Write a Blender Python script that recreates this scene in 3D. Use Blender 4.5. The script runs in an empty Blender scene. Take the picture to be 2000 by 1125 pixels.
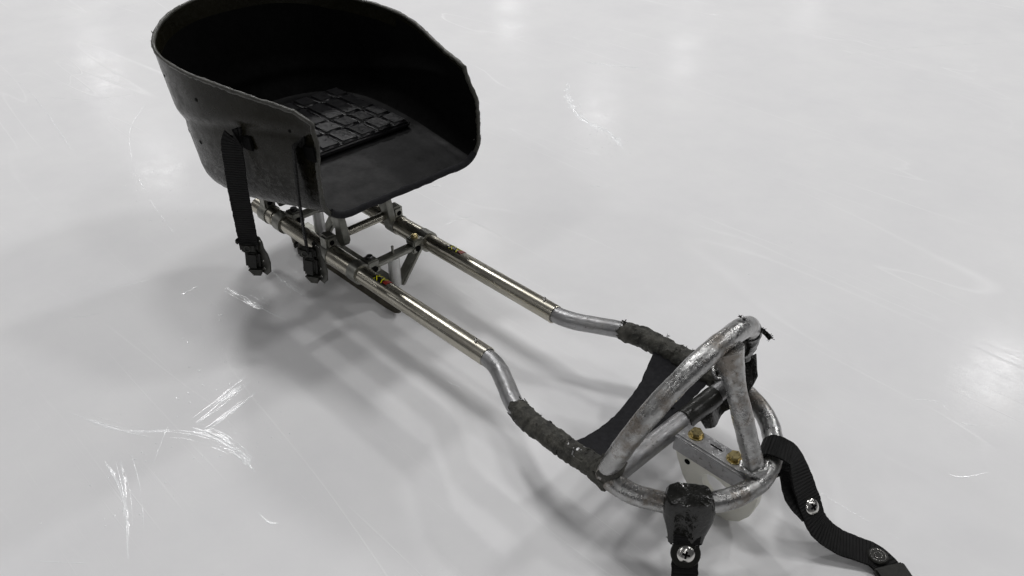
import bpy, bmesh, math, random
from mathutils import Vector, Matrix, noise
rnd = random.Random(7)
sc = bpy.context.scene
C = sc.collection

# ------------------------------------------------------------------ camera
cam_d = bpy.data.cameras.new('camera'); cam = bpy.data.objects.new('camera', cam_d); C.objects.link(cam)
cam_d.sensor_width = 36.0; cam_d.lens = 28.8; cam_d.clip_start = 0.02; cam_d.clip_end = 200
YAW, PITCH = 2.35920208, 0.607604531
fw = Vector((math.cos(PITCH)*math.cos(YAW), math.cos(PITCH)*math.sin(YAW), -math.sin(PITCH)))
rt = fw.cross(Vector((0, 0, 1))).normalized(); up = rt.cross(fw)
m3 = Matrix((rt, up, -fw)).transposed()
cam.matrix_world = Matrix.Translation((0.7444, -0.76474, 0.9418)) @ m3.to_4x4()
sc.camera = cam

# ------------------------------------------------------------------ world: dim grey air of the rink hall
w = bpy.data.worlds.new('World'); sc.world = w; w.use_nodes = True
bg = w.node_tree.nodes['Background']; bg.inputs[0].default_value = (0.98, 0.97, 1.0, 1); bg.inputs[1].default_value = 0.07

# ------------------------------------------------------------------ ceiling lamps of the rink, 7 m up
LAMPS = [(-3.3, 0.75, 0.72), (-1.0, 1.6, 0.32), (-7.6, 2.85, 1.5), (-9.0, 7.9, 0.9), (-0.7, 10.8, 2.3), (2.9, 5.0, 0.7), (-11.3, 14.2, 0.55),
         (-15.9, 5.1, 0.7), (-22.2, 6.5, 0.7), (-18.4, 18.2, 0.45), (-11.9, 18.6, 0.35), (-12.3, 26.4, 0.3),
         (6.0, 11.0, 0.35), (5.0, 1.5, 0.3), (0.0, -6.5, 0.35), (6.5, -5.0, 0.3), (-7.5, -5.5, 0.5), (8.5, 4.0, 0.3),
         (1.0, -13.0, 0.4), (-15.0, -4.0, 0.7), (10.0, -11.0, 0.4), (-9.0, -14.0, 0.5), (13.0, 9.0, 0.3)]
for (x, y, e) in LAMPS:
    ld = bpy.data.lights.new('ceiling_lamp', 'AREA'); ld.shape = 'DISK'; ld.size = 1.0
    ld.energy = 157*e; ld.color = (1.0, 0.993, 0.99)
    lo = bpy.data.objects.new('ceiling_lamp', ld); C.objects.link(lo); lo.location = (x, y, 7.0)

vs = sc.view_settings
vs.view_transform = 'Standard'; vs.look = 'None'; vs.gamma = 1; vs.use_curve_mapping = False; vs.exposure = 0.0

# ------------------------------------------------------------------ material helpers
class NT:
    def __init__(s, name):
        s.m = bpy.data.materials.new(name); s.m.use_nodes = True
        s.t = s.m.node_tree; s.b = s.t.nodes['Principled BSDF']; s.tc = s.t.nodes.new('ShaderNodeTexCoord')
    def n(s, kind, **kw):
        o = s.t.nodes.new(kind)
        for k, v in kw.items(): setattr(o, k, v)
        return o
    def link(s, a, b): s.t.links.new(a, b)
    def vec(s, scale=(1, 1, 1), rot=(0, 0, 0), loc=(0, 0, 0)):
        mp = s.n('ShaderNodeMapping'); mp.inputs['Scale'].default_value = scale
        mp.inputs['Rotation'].default_value = rot; mp.inputs['Location'].default_value = loc
        s.link(s.tc.outputs['Object'], mp.inputs[0]); return mp.outputs[0]
    def noise(s, scale, detail=4, rough=0.6, vec=None, dist=0.0):
        o = s.n('ShaderNodeTexNoise'); o.inputs['Scale'].default_value = scale; o.inputs['Detail'].default_value = detail
        o.inputs['Roughness'].default_value = rough; o.inputs['Distortion'].default_value = dist
        s.link(vec if vec is not None else s.tc.outputs['Object'], o.inputs['Vector']); return o.outputs['Fac']
    def ramp(s, fac, stops):
        r = s.n('ShaderNodeValToRGB'); e = r.color_ramp.elements
        while len(e) < len(stops): e.new(0.5)
        for q, (p, c) in zip(e, stops):
            q.position = p; q.color = (c, c, c, 1) if isinstance(c, (int, float)) else (*c, 1)
        s.link(fac, r.inputs[0]); return r.outputs[0]
    def mix(s, fac, a, b, mode='MIX'):
        o = s.n('ShaderNodeMix', data_type='RGBA', blend_type=mode)
        for v, i in ((fac, 0), (a, 6), (b, 7)):
            if isinstance(v, (int, float)): o.inputs[i].default_value = v if i == 0 else (v, v, v, 1)
            elif isinstance(v, tuple): o.inputs[i].default_value = (*v, 1)
            else: s.link(v, o.inputs[i])
        return o.outputs[2]
    def math(s, op, a, b=0.0):
        o = s.n('ShaderNodeMath', operation=op)
        for v, i in ((a, 0), (b, 1)):
            if isinstance(v, (int, float)): o.inputs[i].default_value = v
            else: s.link(v, o.inputs[i])
        return o.outputs[0]
    def bump(s, h, strength=0.3, dist=0.002, prev=None):
        o = s.n('ShaderNodeBump'); o.inputs['Strength'].default_value = strength; o.inputs['Distance'].default_value = dist
        s.link(h, o.inputs['Height'])
        if prev is not None: s.link(prev, o.inputs['Normal'])
        return o.outputs[0]
    def set(s, **kw):
        for k, v in kw.items():
            i = s.b.inputs[k.replace('_', ' ')]
            if isinstance(v, (int, float)): i.default_value = v
            elif isinstance(v, tuple): i.default_value = (*v, 1)
            else: s.link(v, i)
        return s

M = {}
def simple(name, col, rough=0.5, metal=0.0, var=0.25, vscale=60, bump=0.0, bscale=200, bdist=0.001, spec=0.5):
    t = NT(name); f = t.noise(vscale, 5, 0.65)
    lo = tuple(c*(1-var) for c in col); hi = tuple(min(1, c*(1+var)) for c in col)
    t.set(Base_Color=t.ramp(f, [(0.3, lo), (0.7, hi)]), Metallic=metal)
    t.set(Roughness=t.ramp(t.noise(vscale*1.7, 4), [(0.3, max(0.02, rough-0.1)), (0.7, min(1, rough+0.1))]))
    t.b.inputs['Specular IOR Level'].default_value = spec
    if bump: t.set(Normal=t.bump(t.noise(bscale, 4), bump, bdist))
    M[name] = t.m; return t

# ice
def ice_material():
    t = NT('ice')
    def lines(rot, sx, sy, thr, seed):
        v = t.vec((sx, sy, 1), (0, 0, rot), (seed, seed*1.7, 0))
        f = t.noise(1.0, 2, 0.5, v, 0.6)
        a = t.math('ABSOLUTE', t.math('SUBTRACT', f, 0.5))
        return t.ramp(a, [(0.0, 1.0), (thr, 0.0)])
    def cuts(rot, sx, sy, lo, hi, seed):
        # fine straight blade cuts: strongly stretched noise, only its peaks
        v = t.vec((sx, sy, 1), (0, 0, rot), (seed, seed*2.3, seed))
        return t.ramp(t.noise(1.0, 3, 0.6, v, 0.25), [(lo, 0.0), (hi, 1.0)])
    m1 = t.ramp(t.noise(1.3, 3), [(0.42, 0.0), (0.62, 1.0)])
    m2 = t.ramp(t.noise(1.9, 3, vec=t.vec(loc=(4, 2, 0))), [(0.45, 0.0), (0.65, 1.0)])
    l1 = t.math('MULTIPLY', lines(0.5, 0.35, 3.2, 0.004, 1.0), m1)
    l2 = t.math('MULTIPLY', lines(-0.7, 0.4, 2.6, 0.004, 5.0), m2)
    c1 = t.math('MULTIPLY', cuts(0.35, 1.6, 150, 0.64, 0.72, 2.0), m2)
    c2_ = t.math('MULTIPLY', cuts(-0.55, 1.9, 170, 0.64, 0.72, 7.0), m1)
    c3_ = t.math('MULTIPLY', cuts(1.35, 1.4, 140, 0.65, 0.73, 12.0), m2)
    ln = t.math('MAXIMUM', t.math('MAXIMUM', l1, l2), t.math('MULTIPLY', t.math('MAXIMUM', t.math('MAXIMUM', c1, c2_), c3_), 0.8))
    speck = t.ramp(t.noise(230, 2, 0.5), [(0.70, 0.0), (0.76, 1.0)])
    ln = t.math('MAXIMUM', ln, t.math('MULTIPLY', t.math('MULTIPLY', speck, m1), 0.7))
    mott = t.ramp(t.noise(3.0, 6, 0.7), [(0.3, (0.80, 0.80, 0.81)), (0.7, (0.86, 0.86, 0.862))])
    col = t.mix(t.math('MULTIPLY', ln, 0.55), mott, (0.95, 0.95, 0.955))
    t.set(Base_Color=col)
    rgh = t.ramp(t.noise(4.5, 6, 0.75), [(0.36, 0.10), (0.5, 0.16), (0.66, 0.25)])
    t.set(Roughness=t.math('ADD', rgh, t.math('MULTIPLY', ln, 0.15)))
    t.b.inputs['IOR'].default_value = 1.31; t.b.inputs['Specular IOR Level'].default_value = 0.022
    b1 = t.bump(t.noise(9, 6, 0.65), 0.12, 0.002)
    b2 = t.bump(t.noise(160, 3, 0.6), 0.12, 0.0006, b1)
    b3 = t.bump(ln, 0.3, 0.0008, b2)
    t.set(Normal=b3)
    M['ice'] = t.m
ice_material()
simple('frost', (0.93, 0.94, 0.95), 0.22, 0, 0.03, 120, 0.35, 300, 0.001, 1.0)

def nickel():
    t = NT('nickel')
    f = t.noise(14, 5, 0.7)
    st = t.noise(1.0, 5, 0.7, t.vec((6, 160, 160)))
    sp = t.ramp(t.noise(210, 3), [(0.60, 0.0), (0.68, 1.0)])
    col = t.ramp(f, [(0.3, (0.42, 0.395, 0.33)), (0.7, (0.54, 0.52, 0.455))])
    col = t.mix(t.math('MULTIPLY', sp, 0.18), col, (0.30, 0.27, 0.2))
    t.set(Base_Color=col, Metallic=1.0)
    t.set(Roughness=t.math('ADD', t.ramp(st, [(0.3, 0.22), (0.7, 0.33)]), t.math('MULTIPLY', sp, 0.1)))
    t.set(Normal=t.bump(st, 0.02, 0.0003))
    M['nickel'] = t.m
nickel()

def worn_alu(name, base=(0.55, 0.55, 0.55), dirt=0.5, rough=0.3, bump=0.5):
    t = NT(name)
    f = t.noise(28, 6, 0.7)
    d = t.ramp(t.noise(19, 6, 0.75, t.vec(loc=(3, 1, 2))), [(0.50, 0.0), (0.62, 1.0)])
    pit = t.ramp(t.noise(170, 4, 0.6), [(0.56, 0.0), (0.68, 1.0)])
    lo = tuple(c*0.72 for c in base); hi = tuple(c*1.15 for c in base)
    col = t.ramp(f, [(0.3, lo), (0.7, hi)])
    col = t.mix(t.math('MULTIPLY', d, dirt), col, (0.16, 0.13, 0.10))
    col = t.mix(t.math('MULTIPLY', t.math('MULTIPLY', pit, d), 0.7), col, (0.05, 0.045, 0.035))
    t.set(Base_Color=col)
    t.set(Metallic=t.ramp(d, [(0.0, 1.0), (1.0, 0.55)]))
    t.set(Roughness=t.ramp(t.noise(60, 5, 0.7), [(0.3, rough-0.1), (0.7, rough+0.16)]))
    b = t.bump(t.noise(75, 5, 0.65), bump, 0.0025)
    b = t.bump(pit, 0.35, 0.0008, b)
    t.set(Normal=b)
    M[name] = t.m
worn_alu('worn_aluminium', (0.40, 0.40, 0.395), 0.75, 0.27, 0.55)
worn_alu('bare_aluminium', (0.36, 0.36, 0.365), 0.2, 0.40, 0.22)
simple('cast_aluminium', (0.27, 0.27, 0.245), 0.45, 1.0, 0.2, 70, 0.3, 180, 0.0008)
simple('spacer_aluminium', (0.66, 0.66, 0.65), 0.5, 0.6, 0.1, 70)
simple('steel_bolt', (0.10, 0.10, 0.10), 0.4, 1.0, 0.3)
simple('steel_bright', (0.66, 0.65, 0.62), 0.2, 1.0, 0.1)
simple('blade_steel', (0.060, 0.052, 0.034), 0.55, 0.3, 0.4, 40)
simple('brass_zinc', (0.46, 0.38, 0.19), 0.32, 1.0, 0.2, 120)
simple('white_plastic', (0.74, 0.73, 0.66), 0.45, 0, 0.06, 30)
M['white_plastic'].node_tree.nodes['Principled BSDF'].inputs['Subsurface Weight'].default_value = 0.25
M['white_plastic'].node_tree.nodes['Principled BSDF'].inputs['Subsurface Radius'].default_value = (0.01, 0.01, 0.008)
def cloth_tape():
    t = NT('cloth_tape'); f = t.noise(38, 6, 0.75); g = t.noise(150, 4, 0.7)
    col = t.ramp(f, [(0.36, (0.016, 0.016, 0.014)), (0.5, (0.048, 0.047, 0.040)), (0.68, (0.095, 0.092, 0.078))])
    t.set(Base_Color=t.mix(t.ramp(g, [(0.55, 0.0), (0.7, 0.6)]), col, (0.13, 0.125, 0.11)), Roughness=0.7)
    t.b.inputs['Specular IOR Level'].default_value = 0.35
    t.set(Normal=t.bump(g, 0.7, 0.002, t.bump(f, 0.9, 0.004))); M['cloth_tape'] = t.m
cloth_tape()
simple('shiny_tape', (0.009, 0.009, 0.0075), 0.2, 0, 0.4, 60, 0.5, 30, 0.006)
simple('dark_sleeve', (0.016, 0.016, 0.014), 0.33, 0, 0.5, 50, 0.3, 120)
simple('black_fabric', (0.012, 0.012, 0.014), 0.85, 0, 0.25, 90, 0.4, 500, 0.0006, 0.25)
simple('vinyl', (0.009, 0.009, 0.010), 0.36, 0, 0.3, 60, 0.5, 120, 0.0015, 0.4)
simple('hole_black', (0.004, 0.004, 0.004), 0.9, 0, 0.1, spec=0.1)
simple('buckle_plastic', (0.012, 0.012, 0.010), 0.42, 0, 0.4, 80, 0.3, 200, 0.001, 0.25)
simple('buckle_metal', (0.06, 0.06, 0.053), 0.38, 0.6, 0.3, 80, 0.3, 200)
simple('sticker_black', (0.01, 0.01, 0.01), 0.3)
simple('sticker_yellow', (0.70, 0.66, 0.01), 0.4, 0, 0.1)
simple('sticker_red', (0.22, 0.02, 0.012), 0.4, 0, 0.1)

def webbing():
    t = NT('webbing')
    wv = t.n('ShaderNodeTexWave', wave_type='BANDS', bands_direction='X')
    wv.inputs['Scale'].default_value = 70; wv.inputs['Distortion'].default_value = 0.4
    t.link(t.tc.outputs['UV'], wv.inputs['Vector'])
    f = t.noise(60, 4)
    t.set(Base_Color=t.ramp(f, [(0.3, 0.006), (0.7, 0.012)]), Roughness=0.7)
    t.b.inputs['Specular IOR Level'].default_value = 0.2
    t.set(Normal=t.bump(wv.outputs['Fac'], 0.9, 0.0016))
    M['webbing'] = t.m
webbing()

def shell():
    t = NT('bucket_shell')
    geo = t.n('ShaderNodeSeparateXYZ'); t.link(t.tc.outputs['Object'], geo.inputs[0])
    low = t.ramp(geo.outputs['Z'], [(0.25, 0.55), (0.36, 0.03)])
    rag = t.noise(60, 6, 0.8, t.vec((1, 1, 1.4)), 1.2)
    sc_ = t.ramp(rag, [(0.50, 0.0), (0.57, 1.0)])
    wear = t.math('MULTIPLY', sc_, low)
    col = t.ramp(t.noise(9, 5, 0.7), [(0.3, (0.0072, 0.0065, 0.0036)), (0.7, (0.0125, 0.0114, 0.0065))])
    col = t.mix(low, col, (0.013, 0.013, 0.013))
    col = t.mix(wear, col, (0.17, 0.17, 0.165))
    dk = t.ramp(t.noise(60, 6, 0.8, t.vec((1, 1, 1), (0.4, 0.2, 0.1))), [(0.54, 0.0), (0.59, 1.0)])
    col = t.mix(t.math('MULTIPLY', dk, t.math('MULTIPLY', low, 0.9)), col, (0.006, 0.006, 0.006))
    t.set(Base_Color=col)
    t.set(Roughness=t.ramp(t.noise(40, 6, 0.75), [(0.35, 0.16), (0.65, 0.42)]))
    t.b.inputs['Specular IOR Level'].default_value = 0.10
    b = t.bump(t.noise(30, 5, 0.6), 0.15, 0.002)
    t.set(Normal=t.bump(t.math('MULTIPLY', rag, low), 0.5, 0.003, b))
    M['bucket_shell'] = t.m
    simple('bucket_lining', (0.0026, 0.0026, 0.0026), 0.8, 0, 0.4, 60, 0.2, 200, 0.001, 0.06)
    simple('bucket_floor', (0.0095, 0.0095, 0.0098), 0.5, 0, 0.6, 26, 0.25, 160, 0.001, 0.14)
    t = NT('edge_worn')
    s1 = t.ramp(t.noise(240, 5, 0.8), [(0.58, 0.0), (0.66, 1.0)])
    col = t.mix(t.math('MULTIPLY', s1, 0.5), t.ramp(t.noise(40, 5), [(0.3, (0.022, 0.022, 0.018)), (0.7, (0.055, 0.054, 0.044))]), (0.22, 0.21, 0.18))
    t.set(Base_Color=col, Roughness=0.38, Normal=t.bump(t.noise(160, 5), 0.8, 0.002))
    M['edge_worn'] = t.m
shell()

# ------------------------------------------------------------------ mesh helpers
def link(name, me, mats, parent=None, smooth=True, angle=None):
    o = bpy.data.objects.new(name, me); C.objects.link(o)
    for mm in (mats if isinstance(mats, (list, tuple)) else [mats]): me.materials.append(M[mm])
    if smooth:
        for p in me.polygons: p.use_smooth = True
        if angle is not None: me.set_sharp_from_angle(angle=math.radians(angle))
    if parent is not None: o.parent = parent
    return o
def mesh(name, vs_, fs, mat, parent=None, smooth=True, angle=40):
    me = bpy.data.meshes.new(name); me.from_pydata([tuple(v) for v in vs_], [], fs); me.update()
    bm = bmesh.new(); bm.from_mesh(me); bmesh.ops.recalc_face_normals(bm, faces=bm.faces); bm.to_mesh(me); bm.free()
    return link(name, me, mat, parent, smooth, angle)
def bmobj(name, bm, mat, parent=None, smooth=True, angle=40):
    bmesh.ops.recalc_face_normals(bm, faces=bm.faces)
    me = bpy.data.meshes.new(name); bm.to_mesh(me); bm.free()
    return link(name, me, mat, parent, smooth, angle)
def basis(x=None, z=None, o=(0, 0, 0), y=None):
    x = Vector(x).normalized(); z = Vector(z); z = (z - x*z.dot(x)).normalized(); y = z.cross(x)
    m = Matrix((x, y, z)).transposed().to_4x4(); m.translation = Vector(o); return m
def bm_box(bm, size, mat4=Matrix(), bev=0.002, seg=2):
    r = bmesh.ops.create_cube(bm, size=1.0)['verts']
    bmesh.ops.scale(bm, vec=size, verts=r)
    if bev: 
        es = list({e for v in r for e in v.link_edges})
        g = bmesh.ops.bevel(bm, geom=es, offset=min(bev, min(size)*0.45), segments=seg, affect='EDGES')
        r = list({v for f in g['faces'] for v in f.verts} | {v for v in r if v.is_valid})
    bmesh.ops.transform(bm, matrix=mat4, verts=r)
def box(name, size, mat4, mat, parent, bev=0.002):
    bm = bmesh.new(); bm_box(bm, size, mat4, bev); return bmobj(name, bm, mat, parent)
def bm_cyl(bm, p0, p1, r0, r1=None, n=20, bev=0.0):
    p0 = Vector(p0); p1 = Vector(p1); ax = p1-p0; r1 = r0 if r1 is None else r1
    zz = ax.normalized(); h = Vector((1, 0, 0)) if abs(zz.x) < 0.9 else Vector((0, 1, 0))
    xx = zz.cross(h).normalized(); yy = zz.cross(xx); L = ax.length
    prof = [(0, r0-bev), (bev, r0), (L-bev, r1), (L, r1-bev)] if bev else [(0, r0), (L, r1)]
    rings = []
    for (d, r) in prof:
        rings.append([bm.verts.new(p0 + zz*d + (xx*math.cos(2*math.pi*k/n) + yy*math.sin(2*math.pi*k/n))*r) for k in range(n)])
    for a, b in zip(rings, rings[1:]):
        for k in range(n): bm.faces.new((a[k], a[(k+1) % n], b[(k+1) % n], b[k]))
    bm.faces.new(rings[0][::-1]); bm.faces.new(rings[-1])
def cyl(name, p0, p1, r0, mat, parent, r1=None, n=24, bev=0.0012):
    bm = bmesh.new(); bm_cyl(bm, p0, p1, r0, r1, n, bev); return bmobj(name, bm, mat, parent)
def spline(pts, step=0.006, closed=False):
    P = [Vector(p) for p in pts]; n = len(P); out = []
    rng = range(n if closed else n-1)
    for i in rng:
        p1, p2 = P[i], P[(i+1) % n]
        p0 = P[i-1] if (i > 0 or closed) else p1*2-p2
        p3 = P[(i+2) % n] if (i+2 < n or closed) else p2*2-p1
        k = max(1, int((p2-p1).length/step))
        for j in range(k):
            t = j/k; t2 = t*t; t3 = t2*t
            out.append(0.5*((2*p1) + (p2-p0)*t + (2*p0-5*p1+4*p2-p3)*t2 + (3*p1-p0-3*p2+p3)*t3))
    if not closed: out.append(P[-1].copy())
    return out
def frames(path, closed=False, up=Vector((0, 0, 1))):
    n = len(path); fr = []; prev = None
    for i in range(n):
        a = path[i-1] if (i > 0 or closed) else path[i]; b = path[(i+1) % n] if (i+1 < n or closed) else path[i]
        t = (b-a).normalized()
        u = (prev if prev is not None else up); u = u - t*u.dot(t)
        if u.length < 1e-4: u = Vector((1, 0, 0)) - t*t.x
        u.normalize(); prev = u; fr.append((t, u, t.cross(u)))
    return fr
def tube_geo(path, r, n=20, closed=False, amp=0.0, nscale=60, seed=0, cap=True, rag=0.0, spiral=0.0):
    """sweep a round section along a path; r may be a function of 0..1; amp = dents"""
    fr = frames(path, closed); V = []; F = []; N = len(path)
    for i, (p, (t, u, v)) in enumerate(zip(path, fr)):
        rr = r(i/(N-1)) if callable(r) else r
        for k in range(n):
            a = 2*math.pi*k/n; d = u*math.cos(a) + v*math.sin(a); q = p + d*rr
            if spiral: q = q + d*0.0016*((a/(2*math.pi) + (p-path[0]).length/spiral) % 1.0)
            if amp: q = q + d*amp*noise.fractal(q*nscale + Vector((seed, 0, 0)), 1.0, 2.0, 3)
            if rag and (i < 2 or i > N-3):
                q = q + t*rag*noise.noise(Vector((a*2.3, seed, i*0.1)))
            V.append(q)
    for i in range(N if closed else N-1):
        j = (i+1) % N
        for k in range(n):
            F.append((i*n+k, i*n+(k+1) % n, j*n+(k+1) % n, j*n+k))
    if cap and not closed: F.append(tuple(range(n))[::-1]); F.append(tuple((N-1)*n+k for k in range(n)))
    return V, F
def tube(name, pts, r, mat, parent, step=0.006, **kw):
    V, F = tube_geo(spline(pts, step, kw.get('closed', False)), r, **kw)
    return mesh(name, V, F, mat, parent, True, 50)
def ribbon(name, pts, wid, width, thick, mat, parent, step=0.004, curl=0.0):
    """flat strap: path points, one width vector per point, real thickness, UV along the strap"""
    P = spline(pts, step); nW = len(pts)
    acc = [0.0]
    for a, b in zip(pts, pts[1:]): acc.append(acc[-1] + max(1, int((Vector(b)-Vector(a)).length/step)))
    Wv = []
    for i in range(len(P)):
        k = 0
        while k < nW-2 and i > acc[k+1]: k += 1
        t = (i-acc[k])/(acc[k+1]-acc[k]); Wv.append(Vector(wid[k]).lerp(Vector(wid[k+1]), t))
    V = []; F = []; m = 5; L = 0; UVs = []
    for i, p in enumerate(P):
        a = P[max(0, i-1)]; b = P[min(len(P)-1, i+1)]; t = (b-a).normalized()
        if i: L += (p-P[i-1]).length
        wv = Wv[i]; wv = (wv - t*wv.dot(t)).normalized(); nn = t.cross(wv)
        for s in (1, -1):
            for k in range(m):
                f = (k/(m-1)-0.5)*s
                e = 0.0011*noise.noise(Vector((L*520, f*3, 1.3))) if abs(f) > 0.49 else 0
                V.append(p + wv*(f*width+e) + nn*(s*thick/2 + curl*(f*f*4))); UVs.append((L, f))
    R = 2*m
    for i in range(len(P)-1):
        for k in range(R): F.append((i*R+k, i*R+(k+1) % R, (i+1)*R+(k+1) % R, (i+1)*R+k))
    F.append(tuple(range(R))[::-1]); F.append(tuple((len(P)-1)*R+k for k in range(R)))
    o = mesh(name, V, F, mat, parent, True, 50)
    uv = o.data.uv_layers.new(name='UVMap')
    for lp in o.data.loops: uv.data[lp.index].uv = UVs[lp.vertex_index]
    return o
def prism(name, poly, mat4, thick, mat, parent, bev=0.0015, holes=None):
    """polygon in local x-y, extruded along local z by thick (centred)"""
    bm = bmesh.new()
    vv = [bm.verts.new((x, y, -thick/2)) for (x, y) in poly]; f = bm.faces.new(vv)
    g = bmesh.ops.extrude_face_region(bm, geom=[f]); nv = [e for e in g['geom'] if isinstance(e, bmesh.types.BMVert)]
    bmesh.ops.translate(bm, vec=(0, 0, thick), verts=nv)
    if bev:
        es = [e for e in bm.edges if abs(e.verts[0].co.z-e.verts[1].co.z) < 1e-6]
        bmesh.ops.bevel(bm, geom=es, offset=bev, segments=2, affect='EDGES')
    bmesh.ops.transform(bm, matrix=mat4, verts=bm.verts)
    return bmobj(name, bm, mat, parent, True, 35)
def tag(o, label=None, cat=None, group=None, kind=None):
    for k, v in (('label', label), ('category', cat), ('group', group), ('kind', kind)):
        if v: o[k] = v
    return o
def frays(bm, pts, n, size, seed):
    """little torn threads of tape around given points"""
    r = random.Random(seed)
    for _ in range(n):
        p = Vector(r.choice(pts)); 
        d = Vector((r.uniform(-1, 1), r.uniform(-1, 1), r.uniform(-0.4, 1))).normalized()
        s = d.cross(Vector((r.uniform(-1, 1), r.uniform(-1, 1), r.uniform(-1, 1)))).normalized()
        L = size*r.uniform(0.4, 1.3); wd = size*r.uniform(0.05, 0.2)
        nn = d.cross(s)*wd*0.4
        mid = p + d*L*0.55 + nn*r.uniform(-2, 2); end = p + d*L + nn*r.uniform(-5, 5)
        a = [p-s*wd, p+s*wd, mid+s*wd*0.8, mid-s*wd*0.8, end]
        va = [bm.verts.new(q+nn) for q in a]; vb = [bm.verts.new(q-nn) for q in a]
        for vv in ((0, 1, 2, 3), (3, 2, 4)):
            bm.faces.new([va[i] for i in vv]); bm.faces.new([vb[i] for i in vv[::-1]])
        ring = (0, 1, 2, 4, 3)
        for i in range(5): bm.faces.new((va[ring[i]], vb[ring[i]], vb[ring[(i+1) % 5]], va[ring[(i+1) % 5]]))

# ------------------------------------------------------------------ setting: the ice sheet
bm = bmesh.new(); bmesh.ops.create_grid(bm, x_segments=8, y_segments=8, size=30)
ice = bmobj('ice', bm, 'ice'); ice.data.materials[0] = M['ice']
tag(ice, 'pale grey white rink ice, scratched and wet', 'ice', kind='structure')

def gouge(name, pts, width, height, seed, jitter=0.35):
    """low ragged ridge of scraped ice lying on the sheet"""
    P = spline([(x, y, 0) for x, y in pts], 0.004); V = []; F = []; n = 5
    for i, p in enumerate(P):
        a = P[max(0, i-1)]; b = P[min(len(P)-1, i+1)]; t = (b-a).normalized(); s = Vector((-t.y, t.x, 0))
        f = i/(len(P)-1); tp = min(1, 6*f+0.12, 6*(1-f)+0.12)
        tp *= max(0.06, min(1, 0.75+1.9*noise.noise(Vector((i*0.11, seed*7.7, 3)))))
        wj = width*tp*(1 + jitter*noise.noise(Vector((i*0.35, seed, 0))))
        for k in range(n):
            g = k/(n-1)*2-1
            h = -0.001 if abs(g) > 0.99 else height*tp*(1-g*g*0.7)*(0.45+0.9*abs(noise.noise(Vector((i*0.6, seed*3, k*1.3)))))
            V.append(p + s*g*wj/2 + Vector((0, 0, h)))
    for i in range(len(P)-1):
        for k in range(n-1): F.append((i*n+k, i*n+k+1, (i+1)*n+k+1, (i+1)*n+k))
    return mesh(name, V, F, 'frost', ice, True, 30)

# ------------------------------------------------------------------ the sled
sled = bpy.data.objects.new('hockey_sled', None); C.objects.link(sled); sled.location = (0, 0, 0)
tag(sled, 'para ice hockey sled with black bucket seat and worn metal frame on the ice', 'sled')
H = 0.105; WR = 0.08; RR = 0.0165

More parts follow.
